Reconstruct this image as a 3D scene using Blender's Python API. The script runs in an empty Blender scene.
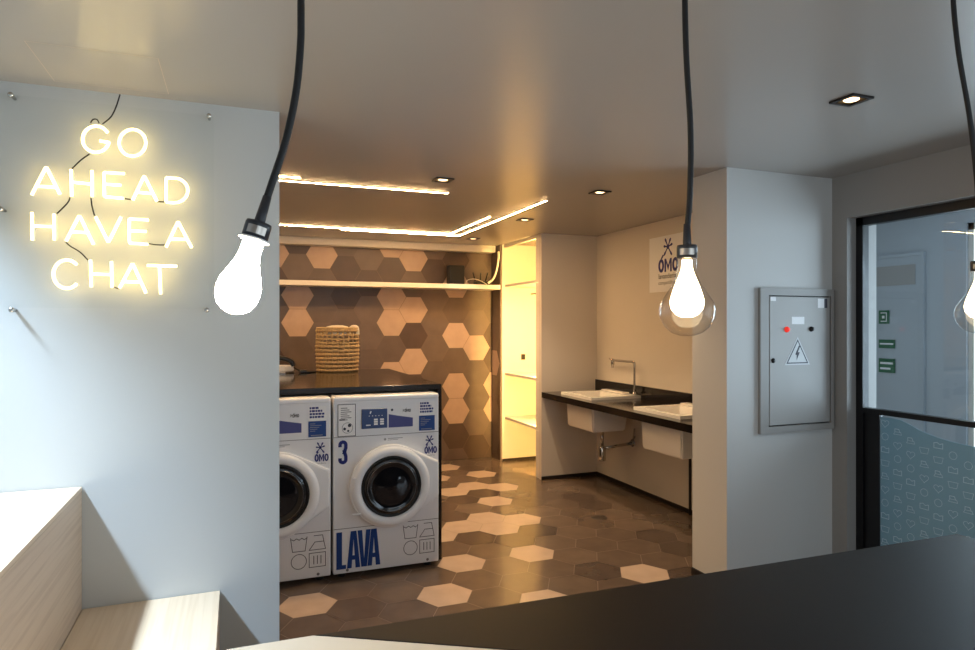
import bpy, bmesh, math, random
from mathutils import Vector, Matrix
random.seed(7)
COL = bpy.context.scene.collection
PI = math.pi

# ------------------------------------------------------------------ camera
F = 650.0; PS = math.atan(250.5/650); C, S = math.cos(PS), math.sin(PS); EYE = 1.55
H = 2.466
def ray(u, v):
    t = (u-487.5)/F; w = (325-v)/F
    return (t*C+S, C-t*S, w)
def onY(u, v, Y):
    a, b, c = ray(u, v); k = Y/b
    return Vector((a*k, Y, EYE+c*k))
cam = bpy.data.cameras.new('camera'); cam.sensor_width = 36; cam.lens = F/975*36
cam.clip_start = 0.05
co = bpy.data.objects.new('camera', cam); COL.objects.link(co)
co.location = (0, 0, EYE); co.rotation_euler = (PI/2, 0, -PS)
bpy.context.scene.camera = co

# ------------------------------------------------------------------ materials
def lin(c):
    return tuple(((x/255)/12.92 if x/255 <= .04045 else ((x/255+.055)/1.055)**2.4) for x in c)
def mat(name, rgb=None, rough=.5, metal=0, spec=.5, emit=None, es=0, alpha=1, trans=0, coat=0, ior=1.45, col=None, noise=0, nscale=30, bump=0, bscale=200):
    m = bpy.data.materials.new(name); m.use_nodes = True
    nt = m.node_tree; b = nt.nodes['Principled BSDF']
    c = col if col else lin(rgb)
    b.inputs['Base Color'].default_value = (*c, 1)
    b.inputs['Roughness'].default_value = rough
    b.inputs['Metallic'].default_value = metal
    b.inputs['Specular IOR Level'].default_value = spec
    b.inputs['Alpha'].default_value = alpha
    b.inputs['Transmission Weight'].default_value = trans
    b.inputs['Coat Weight'].default_value = coat
    b.inputs['IOR'].default_value = ior
    if emit:
        b.inputs['Emission Color'].default_value = (*emit, 1)
        b.inputs['Emission Strength'].default_value = es
    if noise or bump:
        tc = nt.nodes.new('ShaderNodeTexCoord')
    if noise:
        n = nt.nodes.new('ShaderNodeTexNoise'); n.inputs['Scale'].default_value = nscale; n.inputs['Detail'].default_value = 5
        nt.links.new(tc.outputs['Object'], n.inputs['Vector'])
        r = nt.nodes.new('ShaderNodeValToRGB')
        r.color_ramp.elements[0].position = .3; r.color_ramp.elements[1].position = .7
        r.color_ramp.elements[0].color = (*[x*(1-noise) for x in c], 1)
        r.color_ramp.elements[1].color = (*[min(1, x*(1+noise)) for x in c], 1)
        nt.links.new(n.outputs['Fac'], r.inputs['Fac']); nt.links.new(r.outputs['Color'], b.inputs['Base Color'])
    if bump:
        n2 = nt.nodes.new('ShaderNodeTexNoise'); n2.inputs['Scale'].default_value = bscale; n2.inputs['Detail'].default_value = 3
        nt.links.new(tc.outputs['Object'], n2.inputs['Vector'])
        bp = nt.nodes.new('ShaderNodeBump'); bp.inputs['Strength'].default_value = bump; bp.inputs['Distance'].default_value = .002
        nt.links.new(n2.outputs['Fac'], bp.inputs['Height']); nt.links.new(bp.outputs['Normal'], b.inputs['Normal'])
    return m

def wood(name, c1, c2, sx, sy, sz, rough=.45):
    m = bpy.data.materials.new(name); m.use_nodes = True
    nt = m.node_tree; b = nt.nodes['Principled BSDF']; b.inputs['Roughness'].default_value = rough
    tc = nt.nodes.new('ShaderNodeTexCoord'); mp = nt.nodes.new('ShaderNodeMapping')
    mp.inputs['Scale'].default_value = (sx, sy, sz)
    nt.links.new(tc.outputs['Object'], mp.inputs['Vector'])
    n = nt.nodes.new('ShaderNodeTexNoise'); n.inputs['Scale'].default_value = 1; n.inputs['Detail'].default_value = 6; n.inputs['Distortion'].default_value = .6
    nt.links.new(mp.outputs['Vector'], n.inputs['Vector'])
    r = nt.nodes.new('ShaderNodeValToRGB')
    e = r.color_ramp.elements
    e[0].position = .36; e[0].color = (*lin(c2), 1); e[1].position = .56; e[1].color = (*lin(c1), 1)
    nt.links.new(n.outputs['Fac'], r.inputs['Fac']); nt.links.new(r.outputs['Color'], b.inputs['Base Color'])
    return m

WARM = (1.0, .56, .20)
M = dict(
    wall=mat('painted_wall', (205, 203, 200), .55, bump=.05, bscale=250),
    wall_right=mat('wall_paint_shaded', (158, 154, 150), .55, bump=.05, bscale=250),  # right wall's shade put into a darker base colour
    wall_neon=mat('painted_grey_wall', (188, 190, 190), .5, bump=.05, bscale=250),
    wall_lav=mat('laundry_wall_paint', (214, 204, 192), .5, bump=.05, bscale=250),
    ceil=mat('ceiling_satin_paint', (176, 169, 162), .27, spec=.5, bump=.004, bscale=60),
    black_trim=mat('dark_baseboard', (30, 24, 22), .45),
    white_trim=mat('white_trim', (222, 214, 204), .45),
    grout=mat('tile_grout', (112, 92, 78), .7),
    fgrout=mat('floor_grout', (110, 92, 78), .6),
    t_light=mat('light_hexagon_tile', (184, 156, 136), .40, noise=.06, nscale=9),
    t_mid=mat('brown_hexagon_tile', (98, 82, 72), .40, noise=.10, nscale=7),
    t_mid2=mat('taupe_hexagon_tile', (106, 89, 78), .40, noise=.10, nscale=7),
    t_dark=mat('dark_hexagon_tile', (80, 63, 54), .40, noise=.10, nscale=7),
    f_light=mat('light_floor_tile', (188, 164, 146), .23, noise=.06, nscale=9, bump=.10, bscale=14),
    f_mid=mat('brown_floor_tile', (96, 81, 71), .21, noise=.12, nscale=7, bump=.10, bscale=14),
    f_mid2=mat('taupe_floor_tile', (104, 88, 77), .22, noise=.12, nscale=7, bump=.10, bscale=14),
    f_dark=mat('dark_floor_tile', (80, 67, 60), .21, noise=.12, nscale=7, bump=.10, bscale=14),
    led=mat('led_diffuser', (255, 230, 190), .4, emit=(1.0, .62, .28), es=110),
    led_body=mat('led_profile_metal', (60, 50, 44), .5),
    alcove_led=mat('alcove_led', (255, 230, 190), .4, emit=(1.0, .60, .17), es=480),
    dark_metal=mat('dark_downlight_trim', (34, 28, 26), .4),
    gold=mat('gold_reflector', (210, 160, 80), .3, metal=.8),
    dl_lamp=mat('downlight_lamp', (255, 240, 220), .4, emit=(1.0, .72, .40), es=3),
    granite=mat('black_granite', (26, 22, 21), .12, noise=.4, nscale=300),
    worktop=mat('dark_glossy_worktop', (30, 25, 22), .12, noise=.3, nscale=300),
    counter=mat('black_laminate', (17, 15, 15), .5, spec=.3, noise=.35, nscale=500, bump=.08, bscale=600),
    cream=mat('cream_laminate', (204, 192, 174), .45),
    cabinet=mat('cabinet_panel', (180, 172, 160), .5),
    ceramic=mat('white_ceramic', (240, 234, 226), .18),
    chrome=mat('chrome', (200, 195, 188), .16, metal=1),
    steel=mat('brushed_steel', (170, 160, 150), .3, metal=1),
    w_body=mat('white_enamel', (233, 232, 235), .28),
    w_trim=mat('white_plastic', (240, 240, 243), .25),
    w_gap=mat('panel_gap', (120, 116, 118), .6),
    rubber=mat('black_rubber', (18, 17, 18), .4),
    doorglass=mat('dark_door_glass', (20, 20, 24), .06, coat=.6),
    drum=mat('drum_steel', (120, 118, 118), .25, metal=1),
    blue=mat('blue_vinyl', (22, 62, 130), .4),
    dkblue=mat('dark_blue_vinyl', (30, 38, 116), .4),
    purple=mat('blue_violet_strip', (72, 74, 132), .4),
    display=mat('blue_display', (58, 76, 122), .3),
    lbl_white=mat('white_label', (238, 236, 236), .45),
    lbl_grey=mat('grey_print', (150, 148, 152), .5),
    print_dark=mat('dark_print', (54, 54, 66), .5),
    e_grey=mat('grey_enamel', (158, 154, 150), .45),
    e_grey2=mat('grey_enamel_door', (168, 164, 160), .42),
    red=mat('red_button', (215, 40, 40), .3, emit=(1, .05, .03), es=.5),
    yellowish=mat('aluminium_sign', (205, 206, 206), .4),
    frame_black=mat('black_aluminium', (16, 15, 18), .35),
    glass=None,
    cord=mat('black_cord', (20, 18, 18), .55),
    socket=mat('dark_socket', (46, 46, 50), .4),
    bulb_on=mat('lit_bulb', (255, 240, 215), .4, emit=(1.0, .78, .48), es=10),
    bulb_on2=mat('lit_frosted_bulb', (255, 240, 215), .4, emit=(1.0, .80, .52), es=120),
    neon=mat('neon_tube', (255, 240, 200), .4, emit=(1.0, .74, .28), es=6.5),
    wicker=mat('natural_wicker', (202, 170, 124), .7, noise=.25, nscale=60),
    cloth=mat('white_cloth', (235, 225, 205), .8),
    green=mat('green_sign', (10, 92, 52), .5),
    corr=mat('corridor_paint', (176, 182, 188), .5),
    iron_black=mat('black_plastic', (24, 22, 22), .3),
    white_hose=mat('white_hose', (226, 216, 200), .5),
)
M['bench_top'] = wood('pale_ash_top', (218, 196, 170), (210, 186, 158), 60, 1.4, 60)
M['bench_side'] = wood('pale_ash_riser', (206, 182, 158), (194, 168, 144), 60, 2.0, 70)

def glassmat(name, tint=(1, 1, 1), rough=0.0, refl=1.0):
    m = bpy.data.materials.new(name); m.use_nodes = True
    nt = m.node_tree; nt.nodes.remove(nt.nodes['Principled BSDF'])
    out = nt.nodes['Material Output']
    t = nt.nodes.new('ShaderNodeBsdfTransparent'); t.inputs['Color'].default_value = (*tint, 1)
    g = nt.nodes.new('ShaderNodeBsdfGlossy'); g.inputs['Roughness'].default_value = rough
    lg = nt.nodes.new('ShaderNodeLayerWeight'); lg.inputs['Blend'].default_value = .5
    pw = nt.nodes.new('ShaderNodeMath'); pw.operation = 'POWER'; pw.inputs[1].default_value = 5
    nt.links.new(lg.outputs['Facing'], pw.inputs[0])
    lw = nt.nodes.new('ShaderNodeMath'); lw.operation = 'MULTIPLY_ADD'; lw.inputs[1].default_value = .9*refl; lw.inputs[2].default_value = .04*refl
    nt.links.new(pw.outputs[0], lw.inputs[0])
    mx = nt.nodes.new('ShaderNodeMixShader')
    nt.links.new(lw.outputs[0], mx.inputs[0]); nt.links.new(t.outputs[0], mx.inputs[1]); nt.links.new(g.outputs[0], mx.inputs[2])
    nt.links.new(mx.outputs[0], out.inputs['Surface'])
    return m
M['glass'] = glassmat('clear_glass', (.93, .96, .97))
M['acrylic'] = glassmat('clear_acrylic', (.985, .99, .99),   .03, .15)
M['bulb_glass'] = glassmat('bulb_clear_glass', (.93, .92, .90), .03)
M['film'] = mat('frosted_film', (140, 180, 198), .6, alpha=.80)
M['film_print'] = mat('film_print', (205, 228, 236), .6)

# ------------------------------------------------------------------ mesh helpers
def newbm(): return bmesh.new()
def box(bm, x0, x1, y0, y1, z0, z1, bev=0, seg=2, mi=0):
    r = bmesh.ops.create_cube(bm, size=1)
    vs = r['verts']
    for v in vs:
        v.co = Vector(((x0+x1)/2+v.co.x*(x1-x0), (y0+y1)/2+v.co.y*(y1-y0), (z0+z1)/2+v.co.z*(z1-z0)))
    fs = {f for v in vs for f in v.link_faces}
    for f in fs: f.material_index = mi
    if bev:
        es = list({e for v in vs for e in v.link_edges})
        bmesh.ops.bevel(bm, geom=es, offset=bev, segments=seg, affect='EDGES', profile=.5)
    return bm
def bx(*a, **k): return box(newbm(), *a, **k)
def prism(bm, pts, axis, a0, a1, bev=0, mi=0):
    """pts: 2D outline; axis 'y': pts are (x,z); 'z': (x,y); 'x': (y,z)"""
    def P(p, a):
        return {'y': (p[0], a, p[1]), 'z': (p[0], p[1], a), 'x': (a, p[0], p[1])}[axis]
    v0 = [bm.verts.new(P(p, a0)) for p in pts]; v1 = [bm.verts.new(P(p, a1)) for p in pts]
    n = len(pts); fs = [bm.faces.new(v0), bm.faces.new(v1[::-1])]
    for i in range(n): fs.append(bm.faces.new((v0[i], v1[i], v1[(i+1) % n], v0[(i+1) % n])))
    for f in fs: f.material_index = mi
    bmesh.ops.recalc_face_normals(bm, faces=fs)
    if bev:
        es = list({e for f in fs[:2] for e in f.edges})
        bmesh.ops.bevel(bm, geom=es, offset=bev, segments=2, affect='EDGES', profile=.5)
    return bm
def lathe(bm, prof, seg=32, mat4=None, mi=0):
    rings = []
    for r, z in prof:
        if r < 1e-6: rings.append([bm.verts.new((0, 0, z))])
        else: rings.append([bm.verts.new((r*math.cos(2*PI*i/seg), r*math.sin(2*PI*i/seg), z)) for i in range(seg)])
    fs = []
    for a, b in zip(rings, rings[1:]):
        for i in range(seg):
            j = (i+1) % seg
            if len(a) == 1 and len(b) == 1: continue
            if len(a) == 1: fs.append(bm.faces.new((a[0], b[i], b[j])))
            elif len(b) == 1: fs.append(bm.faces.new((a[i], b[0], a[j])))
            else: fs.append(bm.faces.new((a[i], b[i], b[j], a[j])))
    for f in fs: f.material_index = mi; f.smooth = True
    bmesh.ops.recalc_face_normals(bm, faces=fs)
    if mat4 is not None:
        bmesh.ops.transform(bm, matrix=mat4, verts=[v for r in rings for v in r])
    return bm
def smooth_path(pts, sub=6):
    pts = [Vector(p) for p in pts]
    if len(pts) < 3: return pts
    out = []
    for i in range(len(pts)-1):
        p0 = pts[max(i-1, 0)]; p1 = pts[i]; p2 = pts[i+1]; p3 = pts[min(i+2, len(pts)-1)]
        for k in range(sub):
            t = k/sub
            out.append(.5*((2*p1)+(p2-p0)*t+(2*p0-5*p1+4*p2-p3)*t*t+(3*p1-p0-3*p2+p3)*t**3))
    out.append(pts[-1]); return out
def tube(bm, pts, r, seg=10, closed=False, mi=0, cap=True):
    pts = [Vector(p) for p in pts]; n = len(pts); rings = []
    rr = r if isinstance(r, (list, tuple)) else [r]*n
    up = None
    for i in range(n):
        if closed: d = pts[(i+1) % n]-pts[i-1]
        else: d = pts[min(i+1, n-1)]-pts[max(i-1, 0)]
        d.normalize()
        if up is None:
            up = Vector((0, 0, 1)) if abs(d.z) < .9 else Vector((0, 1, 0))
        a = d.cross(up)
        if a.length < 1e-4: a = d.cross(Vector((1, 0, 0)))
        a.normalize(); b = a.cross(d).normalized(); up = b
        rings.append([bm.verts.new(pts[i]+rr[i]*(math.cos(2*PI*k/seg)*a+math.sin(2*PI*k/seg)*b)) for k in range(seg)])
    fs = []
    for i in range(n if closed else n-1):
        A, B = rings[i], rings[(i+1) % n]
        for k in range(seg):
            fs.append(bm.faces.new((A[k], A[(k+1) % seg], B[(k+1) % seg], B[k])))
    if not closed and cap:
        fs.append(bm.faces.new(rings[0][::-1])); fs.append(bm.faces.new(rings[-1]))
    for f in fs: f.smooth = True; f.material_index = mi
    return bm
def ribbon(pl, pts, w, closed=False):
    """flat strokes: returns list of quads in 2D"""
    n = len(pts); P = [Vector(p) for p in pts]; L = []; R = []
    for i in range(n):
        if closed: a, b = P[i-1], P[(i+1) % n]; d1 = (P[i]-a).normalized(); d2 = (b-P[i]).normalized()
        else:
            d1 = (P[i]-P[i-1]).normalized() if i else (P[1]-P[0]).normalized()
            d2 = (P[i+1]-P[i]).normalized() if i < n-1 else d1
        t = (d1+d2)
        t = t.normalized() if t.length > 1e-5 else d1
        nrm = Vector((-t.y, t.x)); c = max(.45, abs(nrm.dot(Vector((-d1.y, d1.x)))))
        L.append(P[i]+nrm*w/2/c); R.append(P[i]-nrm*w/2/c)
    for i in range(n if closed else n-1):
        j = (i+1) % n; pl.append([L[i], R[i], R[j], L[j]])
    return pl
def circ2(cx, cz, rx, rz=None, n=24, a0=0, a1=360):
    rz = rz or rx; k = n if abs(a1-a0) >= 360 else n+1
    return [(cx+rx*math.cos(math.radians(a0+(a1-a0)*i/n)), cz+rz*math.sin(math.radians(a0+(a1-a0)*i/n))) for i in range(k)]
def decal(pl, axis, a, bm=None):
    bm = bm or newbm()
    for q in pl:
        vs = []
        for p in q:
            vs.append(bm.verts.new({'y': (p[0], a, p[1]), 'x': (a, p[0], p[1])}[axis]))
        try: bm.faces.new(vs)
        except ValueError: pass
    return bm
def rect2(x0, x1, z0, z1): return [(x0, z0), (x1, z0), (x1, z1), (x0, z1)]
def text2(s, x, z, size, sx=1.0, bold=0):
    """outlines of a line of text as 2D polygons"""
    cu = bpy.data.curves.new('lettering', 'FONT'); cu.body = s; cu.size = size; cu.offset = bold; cu.resolution_u = 3
    o = bpy.data.objects.new('lettering', cu); COL.objects.link(o)
    dg = bpy.context.evaluated_depsgraph_get(); me = bpy.data.meshes.new_from_object(o.evaluated_get(dg))
    pl = [[(x+me.vertices[i].co.x*sx, z+me.vertices[i].co.y) for i in p.vertices] for p in me.polygons]
    bpy.data.objects.remove(o); bpy.data.curves.remove(cu); bpy.data.meshes.remove(me)
    return pl

def obj(name, bm, m, parent=None, kind=None, label=None, smooth=False):
    root = parent
    while root is not None and root.parent is not None: root = root.parent
    if root is not None:
        off = -Vector(root.location)
        for v in bm.verts: v.co += off
    if smooth:
        for f in bm.faces: f.smooth = True
    me = bpy.data.meshes.new(name); bm.normal_update(); bm.to_mesh(me); bm.free()
    for x in (m if isinstance(m, (list, tuple)) else [m]): me.materials.append(x)
    o = bpy.data.objects.new(name, me); COL.objects.link(o)
    if parent is not None: o.parent = parent
    if kind: o['kind'] = kind
    if label: o['label'] = label
    return o
def thing(name, label, cat, loc, group=None):
    o = bpy.data.objects.new(name, None); COL.objects.link(o); o.empty_display_size = .05
    o.location = loc; o['label'] = label; o['category'] = cat
    if group: o['group'] = group
    return o
def tag(o, label, cat, group=None):
    o['label'] = label; o['category'] = cat
    if group: o['group'] = group
    return o
def struct(name, bm, m, parent=None, label=None): return obj(name, bm, m, parent, None if parent else 'structure', label)

# ------------------------------------------------------------------ room shell
XL, XR, YB, YF = -1.02, 3.475, -2.6, 7.12
SIDE = .29/math.sqrt(3)
def clip(poly, x0, x1, y0, y1):
    def cut(p, f):
        out = []
        for i in range(len(p)):
            a, b = p[i], p[(i+1) % len(p)]; fa, fb = f(a), f(b)
            if fa >= 0: out.append(a)
            if (fa >= 0) != (fb >= 0):
                t = fa/(fa-fb); out.append((a[0]+(b[0]-a[0])*t, a[1]+(b[1]-a[1])*t))
        return out
    for f in (lambda q: q[0]-x0, lambda q: x1-q[0], lambda q: q[1]-y0, lambda q: y1-q[1]):
        if len(poly) < 3: return []
        poly = cut(poly, f)
    return poly if len(poly) >= 3 else []
def hexes(bm, ox, oy, rng, x0, x1, y0, y1, put, lights, darks, gap=.0016):
    dx = 1.5*SIDE
    for k in range(*rng[0]):
        for n in range(*rng[1]):
            cx = ox+k*dx; cy = oy+n*.29+(-.145 if k % 2 else 0)
            r = SIDE-gap/math.cos(PI/6)/1
            p = clip([(cx+r*math.cos(PI/3*i), cy+r*math.sin(PI/3*i)) for i in range(6)], x0, x1, y0, y1)
            if not p: continue
            rnd = random.random()
            mi = 1 if (k, n) in lights else 4 if (k, n) in darks else (2 if rnd < .5 else 3 if rnd < .82 else 4)
            try:
                f = bm.faces.new([bm.verts.new(put(*q)) for q in p]); f.material_index = mi
            except ValueError: pass
# floor: slab + hexagonal tiles
fb = newbm(); box(fb, XL, XR+.1, YB, YF+.05, -.12, -.0015)
FL = {(0, 0), (3, 0), (4, 1), (6, 1), (5, -1), (8, -1), (7, 6), (8, 9), (7, 11), (6, 9), (7, 8), (6, 7), (8, 7), (7, 4), (6, 4), (5, 4), (6, 3), (4, 3),
      (-3, 2), (11, -4), (1, -7), (-2, -5), (9, -9), (5, -6)}
FD = {(7, 7), (5, 3), (6, 2), (7, 3)}
hexes(fb, .362, 3.72, ((-6, 14), (-23, 14)), XL, XR, YB, 6.92+.2, lambda x, y: (x, y, 0), FL, FD)
struct('floor', fb, [M['fgrout'], M['f_light'], M['f_mid'], M['f_mid2'], M['f_dark']])
struct('ceiling', bx(XL-.1, XR+.1, YB-.1, YF+.1, H, H+.12), M['ceil'])
# tiled back wall of the laundry
tb = newbm(); box(tb, -1.3, 2.80, YF+.0015, YF+.1, 0, H)
WL = {(0, 0), (0, -1), (0, 2), (1, 2), (-2, 1), (-2, 3), (-2, 5), (-6, 5), (-3, 1), (-3, 3), (-3, 4), (-3, 6), (-7, 3), (-7, 4), (-8, 5), (0, 4), (2, 0), (2, -1), (-5, -1), (-9, 2)}
WD = {(-3, 5), (0, 5), (-4, 4)}
hexes(tb, 2.355, .849, ((-15, 3), (-4, 8)), -1.3, 2.80, 0, H, lambda x, z: (x, YF, z), WL, WD)
struct('wall_back', tb, [M['grout'], M['t_light'], M['t_mid'], M['t_mid2'], M['t_dark']])
# short tiled return beside the alcove
rb = newbm(); box(rb, 2.8015, 2.816, 6.87, YF+.1, 0, H)
hexes(rb, 7.05, 1.11, ((-2, 2), (-5, 6)), 6.87, YF, 0, H, lambda y, z: (2.80, y, z), {(0, 0)}, set())
struct('wall_return', rb, [M['t_mid'], M['t_light'], M['t_mid'], M['t_mid2'], M['t_dark']])
struct('trim_1', bx(-1.3, 2.79, 6.98, YF, 2.388, H, bev=.006), M['white_trim'])
# neon wall (partition between lounge and laundry) and the laundry's left wall
struct('wall_front', bx(XL-.1, .170, 2.93, 3.03, 0, H), M['wall_neon'])
struct('wall_laundry_left', bx(-1.4, -1.3, 3.03, YF+.1, 0, H), M['wall_lav'])
# sink wall, partition, alcove
struct('wall_right', bx(XR, XR+.1, 3.33, YF+.1, 0, H), M['wall_lav'])
struct('wall_partition', bx(2.84, XR, 5.87, 5.93, 0, H), M['wall_lav'])
struct('wall_alcove_back', bx(2.816, XR, 6.84, 6.90, 0, H), M['wall_lav'])
struct('trim_2', bx(2.84, 2.875, 5.93, 6.87, H-.035, H), M['white_trim'])
# column block with the electrical panel
struct('wall_column', bx(2.652, XR, 3.02, 3.325, 0, H), M['wall'])
bl = newbm(); box(bl, 2.838, XR, 5.858, 5.87, 0, .035)
struct('baseboard_partition', bl, M['black_trim'])
struct('baseboard_right', bx(XR-.012, XR, 3.34, 5.858, 0, .035), M['black_trim'])
struct('baseboard_alcove', bx(2.817, XR, 6.828, 6.84, 0, .028), M['black_trim'])
bl = newbm(); box(bl, 2.642, 2.652, 3.01, 3.325, 0, .04); box(bl, 2.652, XR, 3.01, 3.02, 0, .04)
struct('baseboard_column', bl, M['black_trim'])
# right-hand lounge wall with glazed door and, further back, a window
DY1, DY0, DZ = 2.914, 1.45, 2.205
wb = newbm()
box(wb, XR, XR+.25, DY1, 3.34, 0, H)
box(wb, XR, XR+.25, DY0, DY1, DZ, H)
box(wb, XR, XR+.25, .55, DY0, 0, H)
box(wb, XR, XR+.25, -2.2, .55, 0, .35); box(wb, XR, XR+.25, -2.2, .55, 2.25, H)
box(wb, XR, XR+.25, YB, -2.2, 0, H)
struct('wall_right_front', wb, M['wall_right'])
w2 = newbm()
for y0, y1, z0, z1 in ((-2.2, -2.15, .35, 2.25), (.5, .55, .35, 2.25), (-2.2, .55, .35, .40), (-2.2, .55, 2.20, 2.25), (-.86, -.80, .35, 2.25)):
    box(w2, XR+.06, XR+.12, y0, y1, z0, z1)
wo = struct('window_2', w2, M['frame_black'])
obj('pane', bx(XR+.085, XR+.091, -2.15, .5, .4, 2.2), M['glass'], wo)
# left wall with a long window over the seating steps
lw = newbm()
box(lw, XL-.1, XL, YB, 3.03, 0, .98); box(lw, XL-.1, XL, YB, 3.03, 2.42, H)
box(lw, XL-.1, XL, 2.90, 2.93, .98, 2.42); box(lw, XL-.1, XL, YB, -.2, .98, 2.42)
struct('wall_left', lw, M['wall'])
w1 = newbm()
for y0, y1, z0, z1 in ((-.2, 2.9, .98, 1.01), (-.2, 2.9, 2.40, 2.42), (-.2, -.17, .98, 2.42), (2.88, 2.9, .98, 2.42)):
    box(w1, XL-.07, XL-.03, y0, y1, z0, z1)
wo = struct('window_1', w1, M['frame_black'])
obj('pane', bx(XL-.052, XL-.047, -.17, 2.88, 1.01, 2.40), M['glass'], wo)
rw = newbm()
box(rw, XL-.1, .1, YB-.1, YB, 0, H); box(rw, 3.1, XR+.25, YB-.1, YB, 0, H); box(rw, .1, 3.1, YB-.1, YB, 0, .3); box(rw, .1, 3.1, YB-.1, YB, 2.3, H)
struct('wall_rear', rw, M['wall'])
w4 = newbm()  # unseen rear window, added to brighten the washer fronts
for x0, x1, z0, z1 in ((.1, .15, .3, 2.3), (3.05, 3.1, .3, 2.3), (1.57, 1.63, .3, 2.3), (.1, 3.1, .3, .35), (.1, 3.1, 2.25, 2.3)):
    box(w4, x0, x1, YB-.07, YB-.03, z0, z1)
wo = struct('rear_window_added', w4, M['frame_black'])
obj('pane', bx(.15, 3.05, YB-.053, YB-.047, .35, 2.25), M['glass'], wo)

# ------------------------------------------------------------------ glazed door and corridor
GX = 3.55
d = newbm()
box(d, GX, GX+.05, DY1-.047, DY1, 0, DZ); box(d, GX, GX+.05, DY0, DY1, DZ-.05, DZ); box(d, GX, GX+.05, DY0, DY0+.047, 0, DZ)
box(d, GX, GX+.05, DY0+.047, DY1-.047, 1.018, 1.048)
box(d, GX, GX+.05, DY0+.047, DY1-.047, 0, .06)
door = struct('door_1', d, M['frame_black'])
obj('glass_pane', bx(GX+.022, GX+.030, DY0+.047, DY1-.047, 1.048, DZ-.05), M['glass'], door, label='clear upper glass pane')
obj('lower_glass', bx(GX+.022, GX+.030, DY0+.047, DY1-.147, .06, 1.018), M['glass'], door, label='lower glass pane under the frosted film')
obj('stile_panel', bx(GX+.012, GX+.04, DY1-.147, DY1-.047, .06, 1.018), M['frame_black'], door)
# frosted film with wavy upper edge
top = [(2.766, 1.004), (2.70, 1.006), (2.64, 1.002), (2.58, .982), (2.532, .961), (2.47, .944), (2.405, .931), (2.32, .922), (2.235, .918), (2.1, .925), (1.9, .95), (1.7, .975), (1.52, .985)]
pl = [(1.52, .07), (2.766, .07)]+top
bm = newbm(); prism(bm, [(p[0], p[1]) for p in pl], 'x', GX+.0185, GX+.0205)
film = obj('frosted_film', bm, M['film'], door)
pr = []
def wave_top(y):
    for (a, za), (b, zb) in zip(top, top[1:]):
        if b <= y <= a: return zb+(za-zb)*(y-b)/(a-b)
    return .9
row = 0
yy = 2.735; ci = 0
while yy > 1.6:
    z = .97-(ci % 2)*.04; k = ci
    while z > .1:
        if z+.034 < wave_top(yy):
            r = .024; kind = (k*2+ci) % 5
            if kind in (0,):
                pts = []
                for i in range(18):
                    a = 2*PI*i/18
                    pts.append((yy+r*1.05*(math.sin(a)**3), z+r*(13*math.cos(a)-5*math.cos(2*a)-2*math.cos(3*a)-math.cos(4*a))/16))
                ribbon(pr, pts, .0022, True)
            elif kind == 1:
                ribbon(pr, [(yy-r*1.1, z+r*.6), (yy+r*1.1, z+r*.6), (yy+r*.8, z-r*.7), (yy-r*.8, z-r*.7)], .0022, True)
            elif kind == 2:
                ribbon(pr, circ2(yy, z, r*.85, n=16), .0022, True)
            elif kind == 3:
                ribbon(pr, [(yy-r, z-r*.6), (yy+r, z-r*.6), (yy+r*.7, z), (yy-r*.8, z)], .0022, True)
                ribbon(pr, [(yy-r*.6, z), (yy-r*.3, z+r*.7), (yy+r*.7, z+r*.7), (yy+r*.7, z)], .003)
            else:
                ribbon(pr, [(yy-r, z+r*.6), (yy-r, z-r*.6), (yy+r, z-r*.6), (yy+r, z+r*.6)], .003)
                ribbon(pr, [(yy-r, z+r*.6), (yy-r*.3, z+r*.3), (yy+r*.3, z+r*.7), (yy+r, z+r*.5)], .003)
        z -= .078; k += 1
    yy -= .078; ci += 1
obj('film_print', decal(pr, 'x', GX+.0178), M['film_print'], film, label='pale outline hearts, baskets and irons')
# corridor beyond
CX = 5.0
cb = newbm()
box(cb, CX, CX+.1, 3.19, 6.0, 0, H); box(cb, CX, CX+.1, .6, 3.19, 0, .25); box(cb, CX, CX+.1, .6, 3.19, 2.3, H); box(cb, CX, CX+.1, -1, .6, 0, H)
struct('wall_corridor', cb, M['corr'])
struct('wall_corridor_end', bx(XR+.1, CX+.1, 4.6, 4.7, 0, H), M['corr'])
struct('wall_corridor_near', bx(XR+.25, CX+.1, -1.1, -1.0, 0, H), M['corr'])
struct('floor_corridor', bx(XR+.1, CX+.1, -1.1, 4.7, -.12, -.002), M['f_mid'])
struct('ceiling_corridor', bx(XR+.1, CX+.1, -1.1, 4.7, H, H+.1), M['corr'])
w3 = newbm()
for y0, y1, z0, z1 in ((.6, .65, .25, 2.3), (3.15, 3.19, .25, 2.3), (.6, 3.19, .25, .3), (.6, 3.19, 2.25, 2.3), (1.85, 1.9, .25, 2.3)):
    box(w3, CX+.02, CX+.08, y0, y1, z0, z1)
wo = struct('window_3', w3, M['white_trim'])
obj('pane', bx(CX+.045, CX+.052, .65, 3.15, .3, 2.25), M['glass'], wo)
d2 = newbm()
box(d2, CX-.03, CX, 3.49, 3.515, 0, 2.12); box(d2, CX-.03, CX, 4.37, 4.395, 0, 2.12); box(d2, CX-.03, CX, 3.515, 4.37, 2.095, 2.12)
do = struct('door_2', d2, M['corr'])
obj('leaf', bx(CX-.02, CX-.002, 3.515, 4.37, 0, 2.095), M['corr'], do)
obj('vent_panel', bx(CX-.026, CX-.02, 3.56, 4.2, 1.87, 2.03), M['e_grey'], do)
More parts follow.
